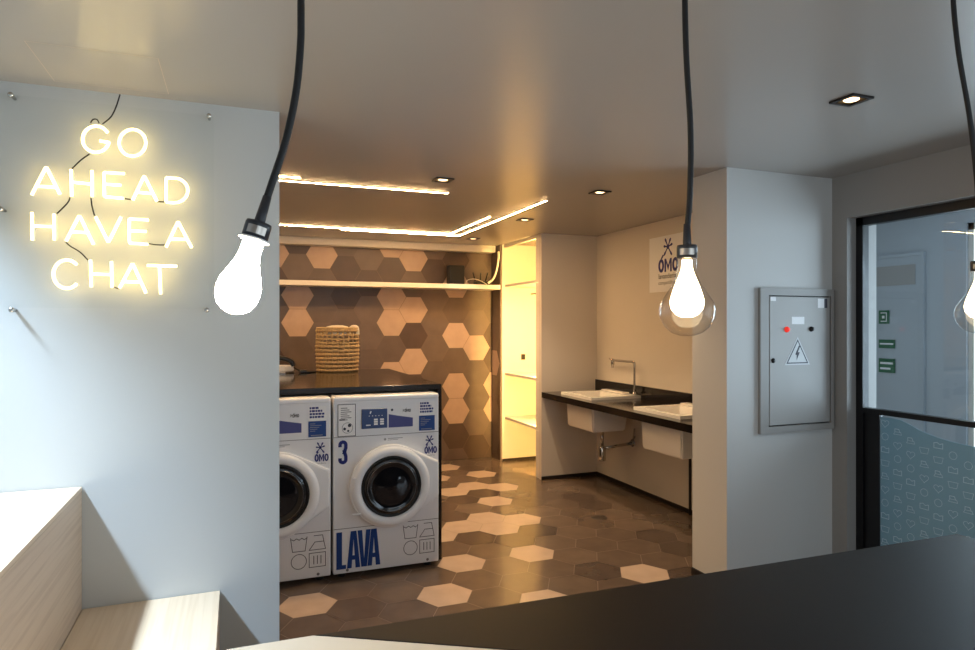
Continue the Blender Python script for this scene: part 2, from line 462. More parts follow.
def green_sign(y0, y1, z0, z1, lines, label):
    o = thing('safety_sign', label, 'sign', (CX-.03, (y0+y1)/2, z0), 'green safety signs on the corridor door')
    obj('board', bx(CX-.032, CX-.026, y0, y1, z0, z1), M['green'], o)
    q = []
    for a, b, c, e in lines: q.append(rect2(y0+(y1-y0)*a, y0+(y1-y0)*b, z0+(z1-z0)*c, z0+(z1-z0)*e))
    obj('marking', decal(q, 'x', CX-.0335), M['lbl_white'], o)
green_sign(3.775, 3.865, 1.56, 1.67, [(.2, .8, .78, .84), (.2, .8, .16, .22), (.2, .27, .22, .78), (.42, .66, .4, .6)], 'small square green sign with white symbol, topmost on corridor door')
green_sign(3.725, 3.865, 1.36, 1.43, [(.08, .92, .42, .60)], 'narrow green sign with one white line, middle of three on corridor door')
green_sign(3.725, 3.865, 1.16, 1.275, [(.1, .9, .60, .74), (.25, .9, .22, .36)], 'green sign with two white lines, lowest on corridor door')

# ------------------------------------------------------------------ ceiling hatch, downlights, LED bars
hb = thing('ceiling_hatch', 'thin square access hatch outline in the ceiling above the neon sign', 'hatch', (-.445, 2.675, H))
obj('panel', bx(-.637, -.255, 2.493, 2.857, H-.0003, H-.0001), M['ceil'], hb)
g = newbm(); o4 = [(-.640, 2.490), (-.252, 2.490), (-.252, 2.860), (-.640, 2.860)]; i4 = [(-.638, 2.492), (-.254, 2.492), (-.254, 2.858), (-.638, 2.858)]
ov = [g.verts.new((*p, H-.0006)) for p in o4]; iv = [g.verts.new((*p, H-.0006)) for p in i4]
for k in range(4): g.faces.new((ov[k], iv[k], iv[(k+1) % 4], ov[(k+1) % 4]))
obj('gap', g, M['t_light'], hb, label='thin brownish gap line round the hatch')
DLS = [(1.21, 3.92, 'square recessed downlight nearest the shorter warm light bar'),
       (2.333, 3.90, 'square recessed downlight in front of the sink wall corner, brightly lit'),
       (2.333, 5.15, 'recessed downlight close to the alcove beyond the bent light bar end'),
       (2.333, 6.47, 'recessed downlight farthest back by the tiled wall and alcove'),
       (2.326, 1.93, 'square gold lined downlight over the black bar counter and glazed door side')]
for i, (x, y, lab) in enumerate(DLS):
    o = thing('downlight', lab, 'ceiling light', (x, y, H), 'recessed square downlights')
    b = newbm(); s, t = .057, .015
    for x0, x1, y0, y1 in ((x-s, x+s, y-s, y-s+t), (x-s, x+s, y+s-t, y+s), (x-s, x-s+t, y-s+t, y+s-t), (x+s-t, x+s, y-s+t, y+s-t)):
        box(b, x0, x1, y0, y1, H-.008, H)
    obj('trim_ring', b, M['dark_metal'], o)
    obj('reflector', bx(x-s+t, x+s-t, y-s+t, y+s-t, H-.002, H-.0005), M['gold'], o)
    b = newbm(); lathe(b, [(0, H-.0045), (.027, H-.0045), (.03, H-.002)], 24, Matrix.Translation((x, y, 0)))
    obj('lamp', b, M['dl_lamp'], o)
    L = bpy.data.lights.new('downlight_beam', 'SPOT'); L.energy = (42, 48, 46, 34, 9)[i]; L.color = (1, .76, .48); L.spot_size = 1.75; L.spot_blend = .7; L.shadow_soft_size = .03
    lo = bpy.data.objects.new('downlight_beam', L); COL.objects.link(lo); lo.location = (x, y, H-.02)
def led_bar(segs, label):
    x, y = segs[0][0], segs[0][2]
    o = thing('led_bar', label, 'light bar', (x, y, H), 'warm linear light bars on the laundry ceiling')
    b = newbm(); c = newbm()
    for x0, x1, y0, y1 in segs:
        box(b, x0, x1, y0, y1, H-.005, H)
        e = .003
        box(c, x0+e, x1-e, y0+e, y1-e, H-.0062, H-.005)
    obj('profile', b, M['led_body'], o); obj('diffuser', c, M['led'], o)
w = .021
led_bar([(-.9, 1.365, 4.285, 4.285+w)], 'straight warm light bar nearest the neon wall, running left to right')
led_bar([(-.9, .365, 4.16, 4.16+w)], 'short end of a warm light bar showing beside the neon wall edge')
led_bar([(-.9, 2.0, 6.19, 6.19+w), (2.0-w, 2.0, 5.11, 6.19)], 'bent warm light bar on the inner side, with the short arm')
led_bar([(.93, 2.126, 6.30, 6.30+w), (2.126-w, 2.126, 4.29, 6.30)], 'bent warm light bar on the outer side, with the long arm towards the room')

# ------------------------------------------------------------------ neon sign
NY = 2.872
sign = thing('neon_sign', 'glowing warm white neon sign reading GO AHEAD HAVE A CHAT on clear panel', 'neon sign', (-.45, 2.93, 1.6))
obj('acrylic_panel', bx(-.98, -.088, 2.885, 2.890, 1.615, 2.405), M['acrylic'], sign, label='clear acrylic backing sheet')
for u, v in ((11, 95), (209, 116), (12, 310), (207, 310), (1, 209)):
    p = onY(u, v, 2.885)
    b = newbm(); lathe(b, [(0, .0), (.008, .0), (.0095, .002), (.0095, .012), (.006, .012), (.006, .055), (0, .055)], 16, Matrix.Translation((p.x, 2.876, p.z)) @ Matrix.Rotation(-PI/2, 4, 'X'))
    obj('standoff_bolt', b, M['chrome'], sign)
def ell(cx, cy, rx, ry, a0, a1, n=20):
    return [(cx+rx*math.cos(math.radians(a0+(a1-a0)*i/n)), cy-ry*math.sin(math.radians(a0+(a1-a0)*i/n))) for i in range(n+1)]
LET = [
    [ell(96, 139.2, 13.4, 13.2, 30, 340)+[(108.8, 142.3), (99.8, 141)]],
    [ell(132.5, 142.8, 13.4, 13.4, 0, 360)],
    [[(31.8, 194.9), (46.2, 166.8), (60, 194.2)], [(37, 186.2), (55.4, 187.3)]],
    [[(71.1, 169.6), (71.7, 196.4)], [(91.8, 170.5), (92.4, 196.8)], [(71.5, 182), (92, 184.2)]],
    [[(124.7, 173.7), (104, 172.4), (104.4, 196.6), (123.8, 198.4)], [(104.2, 184.2), (121, 185.3)]],
    [[(132.7, 200), (144.2, 175.8), (156.9, 201.2)], [(136.4, 192.3), (152.8, 193.6)]],
    [[(166.2, 202.2), (166.2, 177.8), (174, 178.2)]+ell(175, 190.5, 12.8, 12.2, 85, -85, 12)+[(173, 202.8), (166.2, 202.2)]],
    [[(32, 212.4), (32.4, 240)], [(54, 214), (54.4, 240)], [(32.2, 226), (54.2, 226.6)]],
    [[(66, 241), (79.4, 215.4), (93.6, 244.4)], [(70.6, 232), (87.8, 232.6)]],
    [[(95.6, 217), (108.4, 242.4), (121, 217)]],
    [[(148.6, 220), (129, 219), (129.4, 243), (148, 244.4)], [(129.2, 231), (146.4, 231.4)]],
    [[(166, 247), (178, 221.6), (191.6, 247.6)], [(169.4, 239), (187, 239.4)]],
    [ell(66.8, 274.2, 13.4, 14.2, 42, 318)],
    [[(90.4, 260), (91.4, 287)], [(111.4, 261.6), (112, 287.4)], [(91, 274), (111.7, 274.6)]],
    [[(119.6, 288), (132.6, 263.4), (146, 293)], [(123, 281.6), (140.6, 282.2)]],
    [[(147, 265.4), (177, 266.2)], [(159.4, 266), (160.6, 294)]],
]
for strokes in LET:
    b = newbm()
    for st in strokes:
        P = [onY(u, v, NY) for u, v in st]
        # densify so tube corners stay round
        Q = []
        for a, c in zip(P, P[1:]):
            Q.append(a+(c-a)*.02 if Q else a); Q.append(a+(c-a)*.98)
        Q.append(P[-1])
        tube(b, Q, .0052, 8)
    obj('letter', b, M['neon'], sign)
for pts in ([(120, 94.5), (116, 107), (110.8, 117), (102.5, 124)], [(89.6, 153.9), (81, 160), (72, 168.7)], [(70, 197.3), (67.5, 203), (57, 213.6)],
            [(91, 198), (92, 206), (94.5, 215.6)], [(66, 242), (70, 246), (80, 252), (88, 260)], [(148.5, 243.6), (156, 244.8), (165, 245)], [(112.5, 286.6), (118.5, 288.8)],
            [(90.5, 123), (93, 119.5), (97, 119.5), (99, 123)], [(124, 198.6), (132, 199.6)], [(157, 201.6), (166, 202)]):
    b = newbm(); tube(b, smooth_path([onY(u, v, 2.880) for u, v in pts], 5), .0026, 6)
    obj('wire', b, M['cord'], sign)

# ------------------------------------------------------------------ seating steps
def step(name, x1, z0, z1, label, x0):
    o = thing(name, label, 'seating step', ((x0+x1)/2, 1.6, z0))
    obj('riser', bx(x0, x1-.001, .95, 2.926, z0, z1-.019), M['bench_side'], o)
    obj('tread', bx(x0, x1, .93, 2.926, z1-.018, z1, bev=.0015, seg=1), M['bench_top'], o)
step('seating_step', -.562, .001, .922, 'upper pale wood seating step against the grey neon wall', XL+.004)
step('seating_step', -.066, .001, .445, 'lower pale wood seating step half in shadow below the upper one', -.5605)

# ------------------------------------------------------------------ foreground counters
cb = thing('bar_counter', 'long black speckled bar counter with matte top across the foreground', 'counter', (1.4, 1.0, 0))
bm = newbm(); prism(bm, [(.153, 1.4025), (2.094, 1.364), (2.082, .72), (1.352, .72)], 'z', .86, .90, bev=.002)
obj('countertop', bm, M['counter'], cb)
bm = newbm(); prism(bm, [(.36, 1.34), (2.03, 1.30), (2.02, .80), (1.32, .80)], 'z', 0.001, .859)
obj('base_panel', bm, M['counter'], cb)
cc = thing('cream_counter', 'cream topped counter corner at the bottom edge beside the black bar', 'counter', (.1, 1.0, 0))
bm = newbm(); prism(bm, [(-.02, 1.405), (.149, 1.403), (1.342, .722), (.9, .60), (-.02, .60)], 'z', .862, .90, bev=.002)
obj('countertop', bm, M['cream'], cc)
bm = newbm(); prism(bm, [(.04, 1.34), (.14, 1.335), (1.12, .77), (.85, .66), (.04, .66)], 'z', .001, .861)
obj('base_panel', bm, M['cabinet'], cc)

# ------------------------------------------------------------------ washing machines and island worktop
def omo_bug(pl, cx, cz, r):
    for a, l in ((18, .78), (62, .95), (118, 1.0), (170, .72), (232, 1.05), (306, 1.1)):
        a = math.radians(a); ca, sa = math.cos(a), math.sin(a)
        n = Vector((-sa, ca)); d = Vector((ca, sa)); c0 = Vector((cx, cz))
        p0 = c0; p1 = c0+d*r*l*.62; p2 = c0+d*r*l
        pl.append([p0+n*r*.06, p0-n*r*.06, p1-n*r*.09, p1+n*r*.09])
        pl.append([p1+n*r*.09, p1-n*r*.09, p1+d*r*.12*l-n*r*.14, p2-n*r*.08, p2+n*r*.08, p1+d*r*.12*l+n*r*.14])
    pl.append(circ2(cx, cz, r*.22, n=12))
def omo_word(pl, x0, x1, z0, z1):
    w = x1-x0; h = z1-z0; st = w*.085
    for a, b in ((0, .29), (.71, 1.0)):
        a, b = x0+w*a, x0+w*b
        ribbon(pl, circ2((a+b)/2, (z0+z1)/2, (b-a)/2-st/2, h/2-st/2, 16), st*1.15, True)
    a, b = x0+w*.315, x0+w*.685
    pl.append(rect2(a, a+st, z0, z1)); pl.append(rect2(b-st, b, z0, z1)); c = (a+b)/2; t = st*.95
    pl.append([(a+st, z1), (a+st, z1-h*.32), (c, z0+h*.08), (c, z0+h*.50)]); pl.append([(b-st, z1), (c, z0+h*.50), (c, z0+h*.08), (b-st, z1-h*.32)])
    pl.append([(x0+w*.11, z1+h*.02), (x0+w*.19, z1+h*.02), (x0+w*.30, z1+h*.30), (x0+w*.22, z1+h*.33)])
def lava(pl, x0, x1, z0, z1):
    w = x1-x0; h = z1-z0
    X = lambda f: x0+w*f
    Z = lambda f: z0+h*f
    def P(*p): pl.append([(X(a), Z(b)) for a, b in p])
    P((0, 0), (.125, 0), (.125, 1), (0, 1)); P((.125, 0), (.215, 0), (.215, .11), (.125, .11))
    def A(o):
        P((o, 0), (o+.105, 0), (o+.163, 1), (o+.085, 1)); P((o+.195, 0), (o+.30, 0), (o+.215, 1), (o+.137, 1))
        P((o+.118, .22), (o+.182, .22), (o+.176, .34), (o+.124, .34))
    A(.235)
    o = .475
    P((o, 1), (o+.105, 1), (o+.163, 0), (o+.085, 0)); P((o+.195, 1), (o+.30, 1), (o+.215, 0), (o+.137, 0))
    A(.70)
def care_symbols(pl, x0, x1, z0, z1):
    w = (x1-x0); st = w*.018; g = w*.47; h = (z1-z0)*.45
    a, b = x0, x0+g; zt, zb = z1, z1-h
    ribbon(pl, [(a, zt), (a+g*.12, zb), (b-g*.12, zb), (b, zt)], st)
    ribbon(pl, [(a+g*.04, zt-h*.1), (a+g*.2, zt-h*.2), (a+g*.36, zt-h*.08), (a+g*.52, zt-h*.2), (a+g*.68, zt-h*.08), (a+g*.84, zt-h*.2), (b-g*.03, zt-h*.1)], st)
    c, e = x1-g, x1
    ribbon(pl, [(c, zb), (e, zb), (e-g*.1, zt-h*.45), (c+g*.35, zt-h*.45)], st, True)
    ribbon(pl, [(e-g*.1, zt-h*.45), (e-g*.18, zt), (c+g*.28, zt)], st)
    ribbon(pl, circ2(x0+g/2, z0+h/2, g*.46, n=28), st, True)
    ribbon(pl, [(c, z0), (e, z0), (e, z0+h), (c, z0+h)], st, True)
    for k in (.28, .5, .72): ribbon(pl, [(c+g*k, z0+h*.2), (c+g*k, z0+h*.8)], st*1.2)
WW = .668; FY = 4.02
def washer(X0, label, numbered):
    o = thing('washing_machine', label, 'washing machine', (X0+WW/2, FY+.3, 0), 'white front loading washing machines')
    P = lambda x: X0+x
    b = newbm(); box(b, P(0), P(WW), FY, FY+.74, .03, 1.085, bev=.008)
    body = obj('body', b, M['w_body'], o)
    obj('lid', bx(P(.0), P(WW), FY-.004, FY+.74, 1.076, 1.112, bev=.012, seg=3), M['w_body'], o)
    for zz in (.863, .304): obj('panel_seam', bx(P(.003), P(WW-.003), FY-.0015, FY+.01, zz, zz+.0032), M['w_gap'], o)
    for fx in (.06, WW-.06):
        for fy in (.06, .66):
            b = newbm(); lathe(b, [(0, 0.0005), (.025, .0005), (.025, .012), (.012, .016), (.012, .032), (0, .032)], 14, Matrix.Translation((P(fx), FY+fy, 0)))
            obj('foot', b, M['rubber'], o)
    for fx in (.085, WW-.075):
        b = newbm(); lathe(b, [(0, -.003), (.007, -.002), (.009, 0)], 12, Matrix.Translation((P(fx), FY, .05)) @ Matrix.Rotation(-PI/2, 4, 'X'))
        obj('screw', b, M['w_gap'], o)
    Y = FY-.0022
    # control area
    q = [rect2(P(.026), P(.136), .868, 1.066)]
    st = obj('instruction_sticker', decal(q, 'y', Y), M['lbl_white'], o, label='white instruction sticker with thin dark border')
    q = []; ribbon(q, [(P(.028), .87), (P(.134), .87), (P(.134), 1.064), (P(.028), 1.064)], .004, True)
    for k in range(7): q.append(rect2(P(.045), P(.085+.012*(k % 3)), 1.04-k*.012, 1.044-k*.012))
    q.append(rect2(P(.036), P(.07), .967, .975)); ribbon(q, circ2(P(.085), .92, .032, n=20), .0022, True)
    q.append(circ2(P(.068), .915, .009, n=8)); q.append(circ2(P(.098), .935, .011, n=8)); q.append(circ2(P(.09), .902, .007, n=8))
    obj('sticker_print', decal(q, 'y', Y-.0006), M['print_dark'], st)
    b = newbm(); box(b, P(.171), P(.331), FY-.008, FY, .909, 1.031, bev=.002, seg=1)
    dsp = obj('display_panel', b, M['display'], o)
    q = []
    for k in range(5): q.append(rect2(P(.215+.02*k), P(.221+.02*k), .985, .989))
    q.append([(P(.221), 1.0), (P(.227), 1.0), (P(.233), 1.016), (P(.222), 1.016)])
    obj('indicator_marking', decal(q, 'y', FY-.0086), M['lbl_white'], dsp)
    q = []
    for cx in (.247, .285):
        q = []
        for r in range(3): q.append(rect2(P(cx), P(cx+.024), .930+.014*r, .941+.014*r))
        obj('key_marking', decal(q, 'y', FY-.0086), M['lbl_white'], dsp)
    q = [rect2(P(.198), P(.226), .927, .934)]
    obj('key_marking', decal(q, 'y', FY-.0086), M['lbl_white'], dsp)
    q = [[(P(.341), .908), (P(.496), .908), (P(.496), .963), (P(.41), .978), (P(.341), .992)]]
    obj('colour_strip', decal(q, 'y', Y), M['purple'], o, label='blue violet tapering strip')
    q = []; omo_word(q, P(.445), P(.482), 1.0, 1.02); omo_bug(q, P(.437), 1.011, .011)
    obj('indicator_dot', decal([circ2(P(.362), 1.018, .008, n=10)], 'y', Y), M['print_dark'], o)
    obj('small_logo', decal(q, 'y', Y), M['print_dark'], o)
    q = [rect2(P(.536), P(.640), .973, 1.062)]
    la = obj('price_label', decal(q, 'y', Y), M['lbl_white'], o, label='white upper label with dark blue lines of text')
    q = []
    for k, ww in enumerate((.055, .072, .085, .082)):
        x = P(.543); z = 1.045-.018*k
        while x < P(.543+ww):
            l = random.choice((.010, .014, .018)); q.append(rect2(x, min(x+l, P(.545+ww)), z, z+.012)); x += l+.003
    obj('label_text', decal(q, 'y', Y-.0006), M['dkblue'], la)
    bb = obj('blue_label', decal([rect2(P(.536), P(.640), .877, .972)], 'y', Y), M['blue'], o, label='blue lower label with pale lines')
    q = [rect2(P(.546), P(.546+.03+.012*((k*7) % 4)), .955-.011*k, .958-.011*k) for k in range(5)]+[rect2(P(.55), P(.62), .885, .889)]
    obj('label_text', decal(q, 'y', Y-.0006), M['lbl_grey'], bb)
    # front print
    q = []; omo_bug(q, P(.605), .811, .036); omo_word(q, P(.572), P(.654), .728, .772)
    obj('brand_logo', decal(q, 'y', Y), M['dkblue'], o, label='dark blue OMO logo with splat')
    q = text2('lavanderia', P(.573), .712, .015, 1.1)
    obj('logo_caption', decal(q, 'y', Y), M['lbl_grey'], o)
    q = []
    q.append(rect2(P(.335), P(.43), .838, .842)); q.append(rect2(P(.335), P(.40), .829, .832)); q.append(circ2(P(.318), .836, .008, n=8))
    obj('fine_print', decal(q, 'y', Y), M['lbl_grey'], o)
    q = []; care_symbols(q, P(.433), P(.636), .096, .284)
    obj('care_symbols', decal(q, 'y', Y), M['print_dark'], o)
    if numbered:
        q = []; t = .021; x0, x1 = P(.030), P(.086); z0, z1 = .70, .846; xm = (x0+x1)/2; r = (x1-x0)/2-t/2
        ribbon(q, circ2(xm, z1-r-t/2, r, n=10, a0=180, a1=0)+[(x1-t/2, .800), (x1-t/2-.006, .780), (xm, .774)], t)
        ribbon(q, [(xm, .774), (x1-t/2-.006, .768), (x1-t/2, .748)]+circ2(xm, z0+r+t/2, r, n=10, a0=0, a1=-180), t)
        q.append(rect2(x0, x0+t, .805, .818)); q.append(rect2(x0, x0+t, .723, .738))
        obj('number_lettering', decal(q, 'y', Y), M['dkblue'], o, label='dark blue number 3')
        q = []; lava(q, P(.019), P(.288), .06, .286)
        obj('slogan_lettering', decal(q, 'y', Y), M['blue'], o, label='tall blue lettering LAVA')
    # door
    cx, cz = P(.35), .55
    outline = circ2(cx, cz, .258, n=40, a0=66, a1=294)+[(P(.53), .378), (P(.605), .425), (P(.652), .456), (P(.658), .47), (P(.658), .672), (P(.652), .687), (P(.605), .708), (P(.53), .748)]
    b = newbm(); prism(b, outline, 'y', FY-.045, FY-.004, bev=.014)
    for f in b.faces: f.smooth = False
    dr = obj('door', b, M['w_trim'], o)
    RX = Matrix.Translation((cx, FY, cz)) @ Matrix.Rotation(PI/2, 4, 'X')
    b = newbm(); lathe(b, [(.248, .040), (.244, .052), (.225, .062), (.200, .060), (.188, .046)], 56, RX)
    obj('door_ring', b, M['w_trim'], dr)
    b = newbm(); lathe(b, [(.1885, .047), (.187, .052), (.178, .053), (.172, .047)], 56, RX)
    obj('gasket', b, M['rubber'], dr, label='black rubber gasket ring')
    b = newbm(); lathe(b, [(.173, .048), (.168, .056), (.152, .060), (.142, .053), (.115, .050), (.07, .058), (.03, .064), (0, .065)], 56, RX)
    obj('door_glass', b, M['doorglass'], dr, label='dark round glass bowl')
    b = newbm(); tube(b, [(cx+.152*math.cos(2*PI*i/48), FY-.0605, cz+.152*math.sin(2*PI*i/48)) for i in range(48)], .003, 6, closed=True)
    obj('rim', b, M['drum'], dr, label='thin chrome ring in the glass')
    for zz in (.62, .40):
        obj('hinge', bx(P(.105), P(.16), FY-.058, FY-.045, zz-.006, zz+.006, bev=.003), M['w_trim'], dr)
    return o
washer(.545, 'white front loading washing machine marked 3 and LAVA in blue', True)
washer(.545-.682, 'white washing machine half hidden behind the grey neon wall edge', False)
wt = thing('laundry_island', 'glossy dark worktop with black side panel enclosing the white washing machines', 'worktop', (.3, 4.9, 0))
obj('worktop', bx(-.90, 1.262, 4.12, 5.72, 1.125, 1.161, bev=.002, seg=1), M['worktop'], wt)
obj('side_panel', bx(1.237, 1.262, 4.12, 5.70, .001, 1.125), M['granite'], wt)
obj('back_panel', bx(-.90, 1.237, 4.80, 4.83, .001, 1.125), M['granite'], wt)

# ------------------------------------------------------------------ basket and iron on the worktop
bk = thing('wicker_basket', 'woven natural wicker basket with white cloth lining on the dark worktop', 'basket', (.79, 5.56, 1.17))
bx_, by_ = .79, 5.56; ht = .358
b = newbm(); n = 48; rows = 11
def brad(t): return .157+.012*math.sin(t*PI)*.6+.008*t
for r in range(rows):
    z0 = 1.172+ht*r/rows; z1 = z0+ht/rows*(.60 if r in (7, 8, 9) else .86)
    zm = (z0+z1)/2; rad = (z1-z0)/2
    pts = []
    for i in range(n):
        a = 2*PI*i/n; R = brad(r/rows)+(.004 if (i+r) % 2 else -.003)
        pts.append((bx_+R*math.cos(a), by_+R*math.sin(a), zm))
    tube(b, pts, rad, 6, closed=True)
obj('weave', b, M['wicker'], bk)
b = newbm()
for i in range(24):
    a = 2*PI*(i+.5)/24
    tube(b, [(bx_+(brad(t)+.001)*math.cos(a), by_+(brad(t)+.001)*math.sin(a), 1.172+ht*t) for t in (0, .25, .5, .75, 1)], .009, 5)
obj('stake', b, M['wicker'], bk)
b = newbm(); tube(b, [(bx_+.166*math.cos(2*PI*i/40), by_+.166*math.sin(2*PI*i/40), 1.172+ht) for i in range(40)], .011, 8, closed=True)
obj('rim', b, M['wicker'], bk)
b = newbm()
for cxx, rr, hh in ((-.01, .085, .028), (.13, .035, .03)):
    lathe(b, [(rr*1.3, -.05), (rr*1.2, 0), (rr, hh*.6), (rr*.5, hh*.95), (0, hh)], 24, Matrix.Translation((bx_+cxx, by_-.05, 1.172+ht)))
lathe(b, [(.155, -.06), (.14, -.02), (.07, -.005), (0, .0)], 32, Matrix.Translation((bx_, by_, 1.172+ht)))
obj('cloth_lining', b, M['cloth'], bk)
b = newbm(); lathe(b, [(0, 1.1705), (.155, 1.1705), (.155, 1.18), (0, 1.18)], 40, Matrix.Translation((bx_, by_, 0)))
obj('bottom', b, M['wicker'], bk)
it = thing('clothes_iron', 'small black and white appliance with trailing black cord at worktop left end', 'appliance', (.37, 5.5, 1.17))
def iron_out(s): return [(.16+s, 5.50), (.20, 5.44-s), (.36, 5.44-s), (.44+s, 5.50), (.36, 5.56+s), (.20, 5.56+s)]
b = newbm(); prism(b, iron_out(.0), 'z', 1.171, 1.18, bev=.002); obj('soleplate', b, M['steel'], it)
b = newbm(); prism(b, iron_out(-.008), 'z', 1.18, 1.235, bev=.012); obj('body', b, M['lbl_white'], it)
b = newbm(); tube(b, smooth_path([(.20, 5.5, 1.225), (.19, 5.5, 1.27), (.23, 5.5, 1.295), (.34, 5.5, 1.29), (.41, 5.5, 1.262), (.425, 5.5, 1.225)], 5), .02, 10)
obj('handle', b, M['iron_black'], it)
b = newbm(); tube(b, smooth_path([(.43, 5.48, 1.215), (.47, 5.46, 1.19), (.50, 5.45, 1.178), (.56, 5.47, 1.176), (.605, 5.49, 1.176)], 6), .006, 8)
obj('cord', b, M['cord'], it)
b = newbm(); box(b, .475, .53, 5.44, 5.485, 1.171, 1.195, bev=.006)
obj('plug', b, M['iron_black'], it)
for o in (bk, it): o.location.z -= .009

# ------------------------------------------------------------------ long shelf on the tiled wall and what lies on it
sh = obj('wall_shelf', bx(-1.295, 2.797, 6.85, YF-.001, 1.955, 2.006, bev=.002, seg=1), M['white_trim'])
tag(sh, 'long cream wall shelf across the hexagon tiled wall', 'shelf')
rt = thing('speaker_box', 'dark upright box standing on the long wall shelf', 'box', (2.30, 6.98, 2.006))
obj('casing', bx(2.215, 2.395, 6.93, 7.04, 2.0065, 2.222, bev=.008), M['iron_black'], rt)
obj('front_grille', bx(2.228, 2.382, 6.926, 6.93, 2.02, 2.21, bev=.001, seg=1), M['rubber'], rt)
jb = thing('router', 'black network device with stub aerials on shelf end beside white hose', 'router', (2.60, 6.96, 2.006))
obj('casing', bx(2.53, 2.70, 6.91, 7.02, 2.0065, 2.05, bev=.008), M['iron_black'], jb)
for i, (x, a) in enumerate(((2.55, -.3), (2.61, .05), (2.67, .3))):
    b = newbm(); tube(b, [(x, 7.0, 2.045), (x+a*.1, 7.0, 2.15)], .008, 8); obj('aerial', b, M['iron_black'], jb)
b = newbm(); tube(b, smooth_path([(2.40, 6.905, 2.011), (2.42, 6.90, 2.055), (2.50, 6.89, 2.068), (2.58, 6.885, 2.045), (2.64, 6.88, 2.011)], 6), .004, 6)
tag(obj('cable', b, M['white_hose']), 'thin white cable looping over the long shelf beside the dark box', 'cable')
b = newbm(); tube(b, smooth_path([(2.785, 6.88, 2.385), (2.783, 6.875, 2.30), (2.76, 6.87, 2.18), (2.72, 6.868, 2.08), (2.655, 6.866, 2.024)], 6), .013, 10)
tag(obj('hose', b, M['white_hose']), 'thick white hose hanging down to the shelf end beside the alcove', 'hose')

# ------------------------------------------------------------------ lit alcove
for z, lab in ((2.0, 'top cream shelf of the brightly lit alcove'), (1.0, 'middle cream shelf of the brightly lit alcove'), (.5, 'lowest cream shelf of the brightly lit alcove')):
    tag(obj('alcove_shelf', bx(2.846, XR-.001, 6.002, 6.839, z-.018, z+.008), M['white_trim']), lab, 'shelf', 'shelves in the lit alcove')
for z0, z1, lab in ((.002, .48, 'glowing vertical light strip behind the partition, lowest shelf bay of alcove'), (.482, .98, 'glowing vertical light strip behind the partition, second bay of alcove'),
                    (.982, 1.98, 'glowing vertical light strip behind the partition, tall middle bay of alcove'), (1.982, 2.43, 'glowing vertical light strip behind the partition, top bay of alcove')):
    ls = thing('light_strip', lab, 'light strip', (2.85, 5.95, z0), 'light strips in the alcove')
    b = newbm(); box(b, 2.841, 2.845, 5.9305, 6.0, z0, z1); box(b, 2.845, 2.885, 5.9305, 5.934, z0, z1)  # first box: lip added to keep strip light off the tiled wall
    obj('profile', b, M['white_trim'], ls)
    obj('diffuser', bx(2.846, 2.862, 5.9345, 5.944, max(z0+.005, .15), z1-.005), M['alcove_led'], ls)
sw = thing('wall_outlet', 'small black outlet on the back of the lit alcove', 'outlet', (3.08, 6.84, 1.18))
obj('plate', bx(3.05, 3.10, 6.832, 6.8395, 1.15, 1.215, bev=.002, seg=1), M['iron_black'], sw)
obj('rocker', bx(3.063, 3.087, 6.828, 6.832, 1.165, 1.20), M['rubber'], sw)
b = newbm(); tube(b, [(2.853, 5.955, 1.873), (2.853, 6.14, 1.873)], .008, 8)
tag(obj('hanging_rod', b, M['steel']), 'short grey rod under the top shelf of the lit alcove', 'rod')

# ------------------------------------------------------------------ sinks
ct = thing('sink_counter', 'black granite counter with backsplash carrying the two white sinks', 'counter', (3.15, 4.6, .82))
def grid_slab(xs, ys, holes, z0, z1):
    b = newbm(); V = {(i, j, k): b.verts.new((x, y, (z0, z1)[k])) for i, x in enumerate(xs) for j, y in enumerate(ys) for k in (0, 1)}
    nx, ny = len(xs)-1, len(ys)-1
    ok = lambda i, j: 0 <= i < nx and 0 <= j < ny and (i, j) not in holes
    for i in range(nx):
        for j in range(ny):
            if not ok(i, j): continue
            c = [(i, j), (i+1, j), (i+1, j+1), (i, j+1)]
            b.faces.new([V[(*p, 1)] for p in c]); b.faces.new([V[(*p, 0)] for p in c[::-1]])
            for e, (di, dj) in enumerate(((0, -1), (1, 0), (0, 1), (-1, 0))):
                if not ok(i+di, j+dj):
                    p, q = c[e], c[(e+1) % 4]; b.faces.new((V[(*p, 0)], V[(*q, 0)], V[(*q, 1)], V[(*p, 1)]))
    for v in [v for v in b.verts if not v.link_faces]: b.verts.remove(v)
    bmesh.ops.recalc_face_normals(b, faces=b.faces[:]); return b
obj('countertop', grid_slab([2.84, 2.938, 3.37, XR], [3.345, 3.808, 4.335, 5.048, 5.565, 5.866], {(1, 1), (1, 3)}, .824, .88), M['granite'], ct)
obj('backsplash', bx(XR-.022, XR, 3.345, 5.866, .8802, .99), M['granite'], ct)
